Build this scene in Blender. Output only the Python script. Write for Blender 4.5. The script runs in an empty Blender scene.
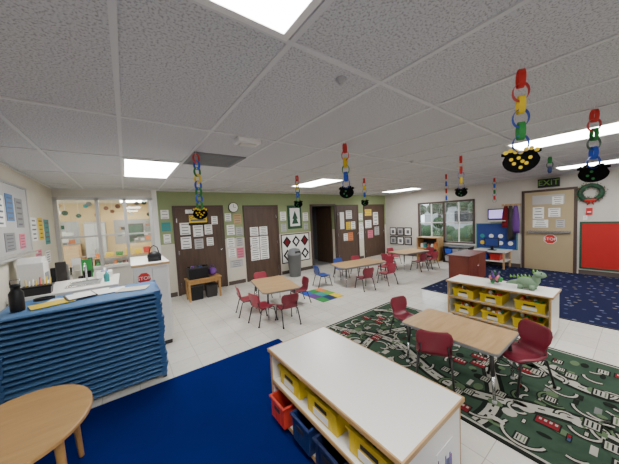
import bpy, bmesh, math, random
from mathutils import Vector, Matrix
random.seed(11)
SC=bpy.context.scene
DA,DB,HC,XL,YS=6.433,8.728,2.44,-1.03,-3.6

# ---------------------------------------------------------------- materials
def newmat(name):
    m=bpy.data.materials.new(name); m.use_nodes=True
    return m,m.node_tree,m.node_tree.nodes['Principled BSDF']
def nd(nt,t,**k):
    n=nt.nodes.new(t)
    for a,v in k.items(): setattr(n,a,v)
    return n
def mat(name,col,rough=.5,metal=0.,var=.06,vs=6.,bump=0.,bs=80.,spec=.5):
    m,nt,b=newmat(name)
    b.inputs['Roughness'].default_value=rough; b.inputs['Metallic'].default_value=metal
    b.inputs['Specular IOR Level'].default_value=spec
    tc=nd(nt,'ShaderNodeTexCoord'); n=nd(nt,'ShaderNodeTexNoise'); n.inputs['Scale'].default_value=vs; n.inputs['Detail'].default_value=3
    nt.links.new(tc.outputs['Object'],n.inputs['Vector'])
    mx=nd(nt,'ShaderNodeMix',data_type='RGBA')
    mx.inputs[6].default_value=(*[max(0,c*(1-var)) for c in col],1); mx.inputs[7].default_value=(*[min(1,c*(1+var)) for c in col],1)
    nt.links.new(n.outputs['Fac'],mx.inputs[0]); nt.links.new(mx.outputs[2],b.inputs['Base Color'])
    if bump:
        n2=nd(nt,'ShaderNodeTexNoise'); n2.inputs['Scale'].default_value=bs; nt.links.new(tc.outputs['Object'],n2.inputs['Vector'])
        bp=nd(nt,'ShaderNodeBump'); bp.inputs['Strength'].default_value=bump; bp.inputs['Distance'].default_value=.01
        nt.links.new(n2.outputs['Fac'],bp.inputs['Height']); nt.links.new(bp.outputs[0],b.inputs['Normal'])
    return m
def wood(name,c1,c2,rough=.4,scale=(2,30,30)):
    m,nt,b=newmat(name); b.inputs['Roughness'].default_value=rough
    tc=nd(nt,'ShaderNodeTexCoord'); mp=nd(nt,'ShaderNodeMapping'); mp.inputs['Scale'].default_value=scale
    n=nd(nt,'ShaderNodeTexNoise'); n.inputs['Scale'].default_value=1.5; n.inputs['Detail'].default_value=6; n.inputs['Distortion'].default_value=.6
    r=nd(nt,'ShaderNodeValToRGB'); r.color_ramp.elements[0].position=.3; r.color_ramp.elements[1].position=.7
    r.color_ramp.elements[0].color=(*c1,1); r.color_ramp.elements[1].color=(*c2,1)
    nt.links.new(tc.outputs['Object'],mp.inputs[0]); nt.links.new(mp.outputs[0],n.inputs['Vector']); nt.links.new(n.outputs['Fac'],r.inputs[0]); nt.links.new(r.outputs[0],b.inputs['Base Color'])
    return m
def emis(name,col,s):
    m,nt,b=newmat(name); b.inputs['Base Color'].default_value=(.9,.9,.9,1)
    b.inputs['Emission Color'].default_value=(*col,1); b.inputs['Emission Strength'].default_value=s
    return m
def speckle(name,base,dots,scale,thr,rough=.9,bump=.3):
    m,nt,b=newmat(name); b.inputs['Roughness'].default_value=rough; b.inputs['Specular IOR Level'].default_value=.2
    tc=nd(nt,'ShaderNodeTexCoord'); n=nd(nt,'ShaderNodeTexNoise'); n.inputs['Scale'].default_value=scale; n.inputs['Detail'].default_value=4; n.inputs['Roughness'].default_value=.65
    r=nd(nt,'ShaderNodeValToRGB'); r.color_ramp.elements[0].position=thr-.05; r.color_ramp.elements[1].position=thr+.05
    r.color_ramp.elements[0].color=(*dots,1); r.color_ramp.elements[1].color=(*base,1)
    nt.links.new(tc.outputs['Object'],n.inputs['Vector']); nt.links.new(n.outputs['Fac'],r.inputs[0]); nt.links.new(r.outputs[0],b.inputs['Base Color'])
    bp=nd(nt,'ShaderNodeBump'); bp.inputs['Strength'].default_value=bump; bp.inputs['Distance'].default_value=.006
    nt.links.new(r.outputs[0],bp.inputs['Height']); nt.links.new(bp.outputs[0],b.inputs['Normal'])
    return m
def vct():
    m,nt,b=newmat('vinyl_tile_floor'); b.inputs['Roughness'].default_value=.22
    tc=nd(nt,'ShaderNodeTexCoord'); br=nd(nt,'ShaderNodeTexBrick'); br.offset=0; br.squash=1
    br.inputs['Scale'].default_value=1; br.inputs['Brick Width'].default_value=.305; br.inputs['Row Height'].default_value=.305
    br.inputs['Mortar Size'].default_value=.003; br.inputs['Mortar Smooth'].default_value=.3
    br.inputs['Color1'].default_value=(.76,.73,.66,1); br.inputs['Color2'].default_value=(.82,.795,.73,1); br.inputs['Mortar'].default_value=(.46,.43,.37,1)
    n=nd(nt,'ShaderNodeTexNoise'); n.inputs['Scale'].default_value=18; n.inputs['Detail'].default_value=6
    mx=nd(nt,'ShaderNodeMix',data_type='RGBA',blend_type='MULTIPLY'); mx.inputs[0].default_value=.16
    nt.links.new(tc.outputs['Object'],br.inputs['Vector']); nt.links.new(tc.outputs['Object'],n.inputs['Vector'])
    nt.links.new(br.outputs['Color'],mx.inputs[6]); nt.links.new(n.outputs['Color'],mx.inputs[7]); nt.links.new(mx.outputs[2],b.inputs['Base Color'])
    n3=nd(nt,'ShaderNodeTexNoise'); n3.inputs['Scale'].default_value=3; mr=nd(nt,'ShaderNodeMapRange'); mr.inputs[3].default_value=.08; mr.inputs[4].default_value=.22
    nt.links.new(tc.outputs['Object'],n3.inputs['Vector']); nt.links.new(n3.outputs['Fac'],mr.inputs[0]); nt.links.new(mr.outputs[0],b.inputs['Roughness'])
    return m
def starcarpet():
    m,nt,b=newmat('star_carpet'); b.inputs['Roughness'].default_value=.95; b.inputs['Specular IOR Level'].default_value=.1
    tc=nd(nt,'ShaderNodeTexCoord'); v=nd(nt,'ShaderNodeTexVoronoi'); v.inputs['Scale'].default_value=5.5; v.voronoi_dimensions='2D'
    r=nd(nt,'ShaderNodeValToRGB'); r.color_ramp.interpolation='CONSTANT'
    r.color_ramp.elements[0].color=(1,1,1,1); r.color_ramp.elements[1].position=.14; r.color_ramp.elements[1].color=(0,0,0,1)
    r2=nd(nt,'ShaderNodeValToRGB'); r2.color_ramp.interpolation='CONSTANT'
    e=r2.color_ramp.elements; e[0].color=(.14,.16,.24,1); e[1].position=.4; e[1].color=(.17,.155,.11,1)
    x=e.new(.7); x.color=(.05,.07,.15,1)
    mx=nd(nt,'ShaderNodeMix',data_type='RGBA'); mx.inputs[6].default_value=(.012,.016,.055,1)
    nt.links.new(tc.outputs['Object'],v.inputs['Vector']); nt.links.new(v.outputs['Distance'],r.inputs[0]); nt.links.new(v.outputs['Color'],r2.inputs[0])
    nt.links.new(r.outputs[0],mx.inputs[0]); nt.links.new(r2.outputs[0],mx.inputs[7]); nt.links.new(mx.outputs[2],b.inputs['Base Color'])
    return m
def glass():
    m=bpy.data.materials.new('window_glass'); m.use_nodes=True; nt=m.node_tree; nt.nodes.clear()
    o=nd(nt,'ShaderNodeOutputMaterial'); t=nd(nt,'ShaderNodeBsdfTransparent'); t.inputs[0].default_value=(.93,.96,.95,1); g=nd(nt,'ShaderNodeBsdfGlossy'); g.inputs['Roughness'].default_value=.03
    mx=nd(nt,'ShaderNodeMixShader'); mx.inputs[0].default_value=.08
    nt.links.new(t.outputs[0],mx.inputs[1]); nt.links.new(g.outputs[0],mx.inputs[2]); nt.links.new(mx.outputs[0],o.inputs[0]); return m
M={}
def add(k,*a,**kw): M[k]=mat(k,*a,**kw)
add('sage',(.27,.33,.16),.75); add('cream',(.64,.60,.50),.7); add('beige',(.58,.55,.50),.75)
add('white',(.82,.81,.78),.35,var=.02); add('laminate',(.86,.84,.80),.30,var=.015); add('offwhite',(.66,.64,.58),.5)
add('gridbar',(.66,.66,.66),.5,var=.02); add('yellow',(.78,.56,.015),.4); add('red',(.58,.02,.015),.45); add('tomato',(.60,.05,.03),.4)
add('darkblue',(.015,.035,.14),.45); add('blueplastic',(.04,.115,.27),.38,var=.15); add('bluefab',(.065,.17,.36),.6); add('navy',(.012,.022,.08),.5)
add('bluerug',(.0015,.012,.135),.95,var=.15,vs=3,bump=.5,bs=350,spec=.04)
add('burg',(.19,.012,.03),.38); add('pinkred',(.34,.028,.055),.38); add('chairblue',(.03,.07,.32),.35)
add('black',(.008,.008,.010),.4,spec=.3); add('blackpaper',(.006,.006,.006),.95,spec=.02); add('dark',(.028,.024,.024),.5); add('steel',(.55,.55,.56),.25,metal=1.); add('alum',(.55,.55,.55),.4,metal=.7)
add('graypl',(.20,.21,.22),.5); add('lightgray',(.45,.45,.45),.5); add('midgray',(.30,.30,.31),.6); add('paper',(.86,.86,.84),.8,var=.03); add('ink',(.14,.14,.16),.8)
add('teal',(.03,.28,.28),.6); add('green',(.015,.22,.04),.6); add('darkgreen',(.015,.07,.035),.6); add('lime',(.16,.36,.04),.6); add('orange',(.66,.20,.05),.6)
add('pink',(.68,.16,.24),.6); add('purple',(.13,.035,.25),.6); add('blue',(.012,.07,.50),.55); add('gold',(.78,.55,.03),.7,spec=.1)
add('boardred',(.46,.012,.010),.75); add('boardblue',(.018,.05,.24),.75); add('exitdoor',(.42,.33,.19),.45,var=.04); add('farwall',(.70,.52,.28),.8); add('farwhite',(.78,.72,.58),.8)
add('rug_green',(.042,.075,.050),.95,var=.3,vs=9,spec=.05); add('rug_black',(.016,.020,.016),.95,spec=.05); add('rug_cream',(.40,.39,.34),.95,spec=.1)
add('rug_red',(.19,.018,.025),.95,spec=.05); add('rug_lime',(.10,.15,.08),.95,spec=.1); add('rug_blue',(.05,.09,.16),.95,spec=.1); add('rug_gray',(.17,.18,.17),.95,spec=.1)
add('asphalt',(.22,.22,.22),.9); add('leaf',(.03,.06,.02),.8,var=.5,vs=20); add('siding',(.38,.38,.38),.8); add('rubber',(.08,.06,.05),.6); add('vent',(.20,.20,.21),.6); add('plush',(.18,.28,.18),.95,bump=.6,bs=200); add('brick',(.26,.10,.06),.9)
M['birch']=wood('birch',(.46,.28,.12),(.57,.37,.18),.38,(2,14,14))
M['birchy']=wood('birchy',(.44,.26,.10),(.55,.34,.14),.35,(14,2,14))
M['maple']=wood('maple',(.38,.205,.065),(.47,.27,.095),.35,(14,2,14))
M['tabletop']=wood('round_table_veneer',(.40,.235,.085),(.48,.29,.115),.35,(2,16,16))
M['door']=wood('door_veneer',(.060,.034,.022),(.095,.055,.036),.5,(12,12,1.2))
M['redwood']=wood('cherry_wood',(.15,.030,.02),(.22,.05,.03),.4,(10,2,2))
M['doorframe']=mat('door_frame_paint',(.07,.042,.032),.5)
M['ceil']=speckle('acoustic_tile',(.63,.63,.64),(.37,.37,.38),100,.45)
M['floor']=vct(); M['stars']=starcarpet(); M['glass']=glass()
M['lamp']=emis('fluorescent_diffuser',(1,.99,.97),25.0); M['lampfar']=emis('fluorescent_diffuser_far',(1,.93,.8),24.0)
M['screen']=emis('tv_screen_purple',(.35,.2,.9),1.0)

# ---------------------------------------------------------------- builder
class B:
    def __init__(s,name): s.name=name; s.bm=bmesh.new(); s.m=[]; s.X=Matrix.Identity(4)
    def mi(s,k):
        if k not in s.m: s.m.append(k)
        return s.m.index(k)
    def raw(s,vs,fs,k,smooth=False):
        i=s.mi(k); v=[s.bm.verts.new(s.X@Vector(p)) for p in vs]
        for f in fs:
            try:
                fc=s.bm.faces.new([v[j] for j in f]); fc.material_index=i; fc.smooth=smooth
            except ValueError: pass
    def box(s,x0,x1,y0,y1,z0,z1,k,tx=0,ty=0):
        x0,x1=min(x0,x1),max(x0,x1);y0,y1=min(y0,y1),max(y0,y1)
        vs=[(x0+tx,y0+ty,z0),(x1-tx,y0+ty,z0),(x1-tx,y1-ty,z0),(x0+tx,y1-ty,z0),(x0,y0,z1),(x1,y0,z1),(x1,y1,z1),(x0,y1,z1)]
        s.raw(vs,[(3,2,1,0),(4,5,6,7),(0,1,5,4),(1,2,6,5),(2,3,7,6),(3,0,4,7)],k)
    def prism(s,pts,z0,z1,k,ax='z'):
        n=len(pts)
        def P(a,b,c): return (a,b,c) if ax=='z' else ((a,c,b) if ax=='y' else (c,a,b))
        vs=[P(a,b,z0) for a,b in pts]+[P(a,b,z1) for a,b in pts]
        s.raw(vs,[tuple(range(n))[::-1],tuple(range(n,2*n))]+[(i,(i+1)%n,(i+1)%n+n,i+n) for i in range(n)],k)
    def tube(s,pts,r,k,seg=10,closed=False,r2=None):
        pts=[Vector(p) for p in pts]; n=len(pts); rings=[]
        up=None
        for i,p in enumerate(pts):
            if closed: t=(pts[(i+1)%n]-pts[i-1])
            else: t=(pts[min(i+1,n-1)]-pts[max(i-1,0)])
            t.normalize()
            if up is None:
                a=Vector((0,0,1)) if abs(t.z)<.9 else Vector((1,0,0)); up=(a-t*a.dot(t)).normalized()
            else: up=(up-t*up.dot(t)).normalized()
            sd=t.cross(up); rr=r if r2 is None else r+(r2-r)*i/(n-1)
            rings.append([p+up*(rr*math.cos(2*math.pi*j/seg))+sd*(rr*math.sin(2*math.pi*j/seg)) for j in range(seg)])
        vs=[v for q in rings for v in q]; fs=[]
        for i in range(n if closed else n-1):
            a=i*seg;b=((i+1)%n)*seg
            for j in range(seg): fs.append((a+j,a+(j+1)%seg,b+(j+1)%seg,b+j))
        if not closed: fs+= [tuple(range(seg))[::-1],tuple(range((n-1)*seg,n*seg))]
        s.raw(vs,fs,k,True)
    def sph(s,c,r,k,u=12,v=8):
        if not isinstance(r,(tuple,list)): r=(r,r,r)
        vs=[];fs=[]
        for i in range(v+1):
            t=math.pi*i/v
            for j in range(u):
                a=2*math.pi*j/u; vs.append((c[0]+r[0]*math.sin(t)*math.cos(a),c[1]+r[1]*math.sin(t)*math.sin(a),c[2]+r[2]*math.cos(t)))
        for i in range(v):
            for j in range(u): fs.append((i*u+j,(i+1)*u+j,(i+1)*u+(j+1)%u,i*u+(j+1)%u))
        s.raw(vs,fs,k,True)
    def lathe(s,c,prof,k,seg=20):
        vs=[];fs=[]
        for r,z in prof:
            for j in range(seg): a=2*math.pi*j/seg; vs.append((c[0]+r*math.cos(a),c[1]+r*math.sin(a),c[2]+z))
        for i in range(len(prof)-1):
            for j in range(seg): fs.append((i*seg+j,i*seg+(j+1)%seg,(i+1)*seg+(j+1)%seg,(i+1)*seg+j))
        s.raw(vs,fs,k,True)
    def sheet(s,g,t,k):
        R=len(g);C=len(g[0]); g=[[Vector(p) for p in r] for r in g]; back=[]
        for i in range(R):
            row=[]
            for j in range(C):
                a=g[min(i+1,R-1)][j]-g[max(i-1,0)][j]; b=g[i][min(j+1,C-1)]-g[i][max(j-1,0)]
                n=a.cross(b); n=n.normalized() if n.length>1e-9 else Vector((0,0,1)); row.append(g[i][j]+n*t)
            back.append(row)
        vs=[p for r in g for p in r]+[p for r in back for p in r]; N=R*C; fs=[]
        for i in range(R-1):
            for j in range(C-1):
                a=i*C+j; fs+= [(a,a+1,a+C+1,a+C),(N+a,N+a+C,N+a+C+1,N+a+1)]
        bd=[j for j in range(C)]+[i*C+C-1 for i in range(1,R)]+[(R-1)*C+j for j in range(C-2,-1,-1)]+[i*C for i in range(R-2,0,-1)]
        for i in range(len(bd)): a=bd[i];b=bd[(i+1)%len(bd)]; fs.append((a,b,N+b,N+a))
        s.raw(vs,fs,k,True)
    def ribbon(s,pts,w,z,k):
        pts=[Vector((p[0],p[1],0)) for p in pts]; vs=[];n=len(pts)
        for i,p in enumerate(pts):
            t=(pts[min(i+1,n-1)]-pts[max(i-1,0)]).normalized(); o=Vector((-t.y,t.x,0))*(w/2)
            vs+=[(p.x+o.x,p.y+o.y,z),(p.x-o.x,p.y-o.y,z)]
        s.raw(vs,[(2*i,2*i+1,2*i+3,2*i+2) for i in range(n-1)],k)
    def done(s,loc=(0,0,0),rz=0,bevel=0,parent=None,sc=1.):
        bmesh.ops.recalc_face_normals(s.bm,faces=s.bm.faces[:])
        me=bpy.data.meshes.new(s.name); s.bm.to_mesh(me); s.bm.free()
        for k in s.m: me.materials.append(M[k])
        o=bpy.data.objects.new(s.name,me); SC.collection.objects.link(o); o.location=loc; o.rotation_euler=(0,0,rz); o.scale=(sc,sc,sc)
        if bevel:
            b=o.modifiers.new('bevel','BEVEL'); b.width=bevel; b.segments=2; b.limit_method='ANGLE'; b.angle_limit=math.radians(50)
        if parent: o.parent=parent
        return o
def text(body,loc,rot,size,k,parent,name='lettering'):
    c=bpy.data.curves.new(name,'FONT'); c.body=body; c.size=size; c.align_x='CENTER'; c.align_y='CENTER'; c.extrude=.001; c.materials.append(M[k])
    o=bpy.data.objects.new(name,c); SC.collection.objects.link(o); o.location=loc; o.rotation_euler=rot; o.parent=parent; return o
RA=(math.pi/2,0,0); RB=(math.pi/2,0,-math.pi/2)
def circ(cx,cy,rx,ry=None,n=28,a0=0): ry=ry or rx; return [(cx+rx*math.cos(a0+2*math.pi*i/n),cy+ry*math.sin(a0+2*math.pi*i/n)) for i in range(n)]
def rrect(x0,x1,y0,y1,r,n=5):
    out=[]
    for cx,cy,a in((x1-r,y1-r,0),(x0+r,y1-r,90),(x0+r,y0+r,180),(x1-r,y0+r,270)):
        for i in range(n+1): t=math.radians(a+90*i/n); out.append((cx+r*math.cos(t),cy+r*math.sin(t)))
    return out
def flat(b,pl,u0,u1,v0,v1,off,k,t=.004):
    if pl=='A': b.box(u0,u1,DA-off-t,DA-off,v0,v1,k)
    elif pl=='B': b.box(DB-off-t,DB-off,u0,u1,v0,v1,k)
    elif pl=='L': b.box(XL+off,XL+off+t,u0,u1,v0,v1,k)
def page(b,pl,u,v,w,h,off,k='paper',lines=4,ik='ink'):
    flat(b,pl,u-w/2,u+w/2,v-h/2,v+h/2,off,k,.003)
    for i in range(lines):
        zz=v+h*.36-h*.75*i/max(1,lines-1) if lines>1 else v
        ww=w*random.uniform(.25,.4); flat(b,pl,u-ww,u+ww,zz-h*.03,zz+h*.03,off+.003,ik,.001)

# ---------------------------------------------------------------- room shell
b=B('floor'); b.box(XL-.1,DB+.1,YS-.1,DA+.12,-.05,0,'floor'); b.done()
b=B('ceiling'); b.box(XL-.1,DB+.1,YS-.1,DA+.12,HC,HC+.05,'ceil'); b.done()
b=B('trim_ceiling_grid')
x=.02-.61*1
while x<DB: b.box(x-.013,x+.013,YS,DA,HC-.008,HC,'gridbar'); x+=.61
y=.92-1.24*3
while y<DA: b.box(XL,DB,y-.013,y+.013,HC-.0085,HC,'gridbar'); y+=1.24
b.box(XL,DB,DA-.02,DA,HC-.02,HC,'gridbar'); b.box(DB-.02,DB,YS,DA,HC-.02,HC,'gridbar'); b.box(XL,XL+.02,YS,DA,HC-.02,HC,'gridbar')
b.done()
b=B('wall_back'); W=1.22
def wseg(x0,x1,z0,z1):
    if z0<W: b.box(x0,x1,DA,DA+.12,z0,min(z1,W),'cream')
    if z1>W: b.box(x0,x1,DA,DA+.12,max(z0,W),z1,'sage')
wseg(.52,4.86,0,HC); wseg(5.84,DB,0,HC); wseg(4.86,5.84,2.03,HC)
b.box(XL,.52,DA,DA+.12,0,.88,'offwhite'); b.box(XL,.52,DA,DA+.12,2.26,HC,'offwhite')
b.done()
b=B('wall_right'); WY0,WY1,WZ0,WZ1=3.14,5.0,.58,2.0
for a in((YS,WY0,0,HC),(WY1,DA+.12,0,HC),(WY0,WY1,0,WZ0),(WY0,WY1,WZ1,HC)): b.box(DB,DB+.12,*a,'beige')
b.done()
b=B('wall_left'); b.box(XL-.12,XL,YS,DA+.12,0,HC,'cream'); b.done()
b=B('wall_front'); b.box(XL-.12,DB+.12,YS-.12,YS,0,HC,'beige'); b.done()
b=B('baseboard_back')
for x0,x1 in((.52,.86),(2.06,2.52),(3.66,4.82),(5.88,5.95),(7.0,7.3)): b.box(x0,x1,DA-.012,DA,0,.1,'rubber')
b.done()
b=B('baseboard_right')
for y0,y1 in((YS,.93),(2.03,DA)): b.box(DB-.012,DB,y0,y1,0,.1,'rubber')
b.done()
b=B('baseboard_left'); b.box(XL,XL+.012,YS,DA,0,.1,'rubber'); b.done()
b=B('trim_wall_corner'); b.box(.5,.6,DA-.03,DA,0,HC,'white'); b.done(bevel=.004)

b=B('window_2')
for x in(XL+.03,-.42,.02,.47): b.box(x-.028,x+.028,DA-.03,DA+.1,.88,2.26,'alum')
b.box(XL,.52,DA-.03,DA+.1,2.22,2.27,'alum'); b.box(XL,.52,DA-.05,DA+.14,.86,.91,'white'); b.box(XL,.52,DA,DA+.07,1.5,1.53,'alum')
b.box(XL,.5,DA+.03,DA+.036,.9,2.24,'glass')
b.done()
# room beyond the glass
b=B('wall_neighbor_room')
b.box(-3.2,1.6,10.4,10.5,0,2.5,'farwall'); b.box(-3.3,-3.2,DA+.12,10.5,0,2.5,'farwhite'); b.box(1.6,1.7,DA+.12,10.5,0,2.5,'farwhite'); b.done()
b=B('floor_neighbor_room'); b.box(-3.2,1.6,DA+.12,10.4,-.05,0,'floor'); b.done()
b=B('ceiling_neighbor_room'); b.box(-3.2,1.6,DA+.12,10.4,2.44,2.5,'farwhite'); b.done()
def fixture(x0,x1,y0,y1,z=HC,k='lamp'):
    b=B('ceiling_light')
    w=.03
    b.box(x0,x1,y0,y0+w,z-.018,z-.001,'white'); b.box(x0,x1,y1-w,y1,z-.018,z-.001,'white'); b.box(x0,x0+w,y0+w,y1-w,z-.018,z-.001,'white'); b.box(x1-w,x1,y0+w,y1-w,z-.018,z-.001,'white')
    b.box(x0+w,x1-w,y0+w,y1-w,z-.012,z-.003,k); b.done()
for a in((0,.6,-.3,.91),(.02,.62,3.42,4.66),(3.18,3.8,3.78,5.0),(7.2,7.82,4.3,5.5),(3.72,4.33,-.2,1.02),(6.93,7.55,-.1,1.1),(0,.6,-3.2,-2),(3.72,4.33,-3.2,-2),(6.93,7.55,-3.2,-2)): fixture(*a)
fixture(-1.5,-.9,7.6,8.8,2.44,'lampfar'); fixture(-.1,.5,8.6,9.8,2.44,'lampfar')
cols=['green','orange','red','yellow','blue','teal','paper','pink','paper','darkgreen','dark','brick']
mut=['paper','lightgray','graypl','brick','darkgreen','paper','dark','maple','teal','orange','midgray','paper']
b=B('bulletin_board')
b.box(-2.0,-1.15,10.38,10.399,1.05,1.9,'lightgray'); b.box(-.3,.75,10.38,10.399,1.1,1.9,'midgray')
for i in range(34):
    if i%2: u=-1.98+random.random()*.65
    else: u=-.28+random.random()*.85
    v=1.1+random.random()*.62; w=random.uniform(.08,.18); h=random.uniform(.08,.18)
    b.box(u,u+w,10.375-.0008*i,10.385,v,v+h,random.choice(mut))
b.box(.0,.5,10.30,10.32,1.3,1.75,'dark'); b.box(.04,.46,10.295,10.30,1.34,1.71,'darkgreen'); b.done()
b=B('tall_storage_cabinet'); b.box(-1.0,-.5,9.95,10.35,0,1.85,'midgray'); b.box(-.985,-.755,9.93,9.95,.08,1.8,'lightgray'); b.box(-.745,-.515,9.93,9.95,.08,1.8,'lightgray'); b.box(-.79,-.78,9.915,9.93,.9,1.05,'steel'); b.box(-.72,-.71,9.915,9.93,.9,1.05,'steel'); b.done(bevel=.005)
b=B('classroom_cabinet'); b.box(-1.9,-1.1,9.9,10.25,0,1.2,'maple'); b.box(-1.85,-1.52,9.88,9.9,.08,1.15,'birch'); b.box(-1.48,-1.15,9.88,9.9,.08,1.15,'birch'); b.done(bevel=.005)
b=B('low_bookshelf'); 
b.box(-.8,.9,9.6,9.62,0,.8,'white'); b.box(-.8,.9,9.25,9.6,.78,.82,'birch'); b.box(-.8,.9,9.25,9.6,.38,.4,'birch'); b.box(-.8,.9,9.25,9.6,.02,.05,'birch'); b.box(-.8,-.77,9.25,9.6,0,.8,'birch'); b.box(.87,.9,9.25,9.6,0,.8,'birch')
for i in range(16): b.box(-.74+i*.1,-.67+i*.1,9.3,9.5,.4,.4+random.uniform(.15,.28),random.choice(cols))
b.done()
b=B('toy_baskets')
for i in range(7): 
    x=-.75+i*.23; b.box(x,x+.18,9.3,9.5,.822,.92+random.random()*.12,random.choice(['orange','blue','green','red','brick','yellow']),.015,.015)
b.done()
b=B('hanging_decorations')
for i in range(16):
    x=-1.3+i*.12; y=7.3+.5*math.sin(i*1.7); L=random.uniform(.15,.45); b.tube([(x,y,2.43),(x,y,2.43-L)],.003,'paper',4); b.prism(circ(x,2.43-L-.05,.05,n=random.choice([4,5,8,12])),y-.002,y+.002,random.choice(mut),'y')
b.done()

# dark room behind open doorway
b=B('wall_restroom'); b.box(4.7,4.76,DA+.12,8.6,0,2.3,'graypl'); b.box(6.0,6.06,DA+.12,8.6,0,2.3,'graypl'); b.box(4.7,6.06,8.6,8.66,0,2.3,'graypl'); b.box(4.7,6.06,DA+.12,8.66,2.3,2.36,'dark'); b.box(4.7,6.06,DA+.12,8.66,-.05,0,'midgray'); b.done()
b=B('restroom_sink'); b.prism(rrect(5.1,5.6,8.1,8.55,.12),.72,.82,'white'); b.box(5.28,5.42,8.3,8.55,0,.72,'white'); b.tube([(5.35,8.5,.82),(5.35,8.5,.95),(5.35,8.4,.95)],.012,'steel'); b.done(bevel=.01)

# ---------------------------------------------------------------- doors on back wall
def door_frame(b,pl,u0,u1,h,k):
    for a in((u0,u0+.06,0,h),(u1-.06,u1,0,h),(u0+.06,u1-.06,h-.06,h)): flat(b,pl,*a,0,k,.035)
def knob(b,pl,u,z,off):
    if pl=='A': b.tube([(u,DA-off,z),(u,DA-off-.05,z)],.012,'steel'); b.sph((u,DA-off-.06,z),.028,'steel')
    else: b.tube([(DB-off,u,z),(DB-off-.05,u,z)],.012,'steel'); b.sph((DB-off-.06,u,z),.028,'steel')
def door(name,u0,u1,h,side):
    b=B(name); door_frame(b,'A',u0,u1,h,'doorframe'); flat(b,'A',u0+.06,u1-.06,.01,h-.06,0,'door',.02)
    ku=u0+.13 if side=='l' else u1-.13
    knob(b,'A',ku,.98,.02); hu=u1-.075 if side=='l' else u0+.075
    for z in(.25,1.0,1.75): flat(b,'A',hu-.012,hu+.012,z-.05,z+.05,.02,'steel',.008)
    return b
b=door('door_1',.88,2.03,2.09,'r'); b.done(bevel=.003)
b=door('door_2',2.56,3.62,2.08,'l'); b.done(bevel=.003)
b=door('door_3',5.93,7.05,2.06,'r')
flat(b,'A',6.1,6.3,1.2,1.8,.02,'paper',.004); b.done(bevel=.003)
b=door('door_4',7.35,8.6,2.06,'r'); b.done(bevel=.003)
b=B('door_5'); door_frame(b,'A',4.8,5.9,2.09,'doorframe')
b.box(5.8,5.84,DA+.13,DA+.95,.01,2.02,'door'); b.sph((5.77,DA+.86,.98),.03,'steel'); b.done(bevel=.003)

b=B('door_papers')
for u,v,w,h,k in((1.12,1.55,.22,.28,'paper'),(1.40,1.48,.22,.27,'paper'),(1.12,1.22,.22,.28,'paper'),(1.4,1.17,.2,.24,'lightgray'),(1.64,1.5,.18,.24,'paper'),(1.80,1.72,.15,.2,'paper'),(1.66,1.2,.16,.2,'paper'),(1.3,1.95,.3,.09,'paper')): page(b,'A',u,v,w,h,.022,k)
b.done()
b=B('caution_sign'); flat(b,'A',1.22,1.62,1.68,1.86,.022,'yellow',.006); flat(b,'A',1.25,1.59,1.72,1.76,.028,'ink',.001); flat(b,'A',1.2,1.64,1.62,1.68,.022,'black',.006)
o=b.done(); text('CAUTION',(1.42,DA-.03,1.81),RA,.085,'black',o)
b=B('schedule_papers')
for u,v,w,h in((2.84,1.05,.26,.32),(3.12,1.05,.26,.32),(2.84,.72,.26,.32),(3.12,.72,.26,.32),(2.84,1.36,.24,.24),(3.12,1.36,.24,.24)): page(b,'A',u,v,w,h,.022,'paper',5)
b.done()
b=B('posted_papers')
for u,v,w,h,k in((2.15,1.78,.16,.2,'paper'),(2.4,1.72,.2,.26,'birch'),(2.2,1.45,.2,.26,'paper'),(2.43,1.4,.18,.22,'lightgray'),(2.18,1.12,.2,.24,'paper'),(2.42,1.12,.18,.24,'lightgray'),(2.2,.85,.2,.22,'paper'),(2.42,.82,.2,.28,'pink'),(2.3,.55,.35,.2,'lightgray')): page(b,'A',u,v,w,h,0,k)
b.done()
b=B('safety_notices')
for u,v,w,h,k in((.73,1.9,.16,.2,'paper'),(.74,1.62,.18,.2,'teal'),(.74,1.35,.14,.2,'paper')): page(b,'A',u,v,w,h,0,k,3)
b.done()
b=B('posters')
for u,v,w,h,k in((6.55,1.7,.3,.3,'paper'),(6.5,1.3,.22,.28,'gold'),(6.75,1.3,.22,.28,'paper'),(6.6,.9,.25,.3,'orange'),(6.35,.9,.2,.26,'paper'),(7.6,1.75,.4,.25,'yellow'),(7.6,1.3,.35,.3,'paper'),(8.05,1.5,.3,.5,'paper'),(7.7,.9,.3,.3,'pink'),(8.1,1.0,.28,.34,'lightgray')): page(b,'A',u,v,w,h,.022,k)
for u,v in((7.2,1.6),(7.2,1.25),(7.2,.9)): page(b,'A',u,v,.2,.26,0,'paper')
b.done()
b=B('wall_clock'); b.prism(circ(2.3,2.03,.13),DA-.035,DA,'black','y'); b.prism(circ(2.3,2.03,.115),DA-.04,DA-.034,'white','y')
b.box(2.295,2.305,DA-.043,DA-.04,2.03,2.11,'black'); b.box(2.3,2.36,DA-.043,DA-.04,2.026,2.034,'black'); b.done()
b=B('framed_picture'); flat(b,'A',3.95,4.45,1.35,2.06,0,'darkgreen',.03); flat(b,'A',4.02,4.38,1.43,1.98,.03,'paper',.003)
b.prism([(4.08,1.5),(4.2,1.78),(4.32,1.5)],DA-.036,DA-.033,'darkgreen','y'); b.prism([(4.1,1.65),(4.2,1.9),(4.3,1.65)],DA-.037,DA-.033,'darkgreen','y'); b.done(bevel=.004)
b=B('quilt_bulletin_board'); flat(b,'A',3.68,4.72,.32,1.2,0,'black',.012); flat(b,'A',3.71,4.69,.35,1.17,.012,'paper',.002)
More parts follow.
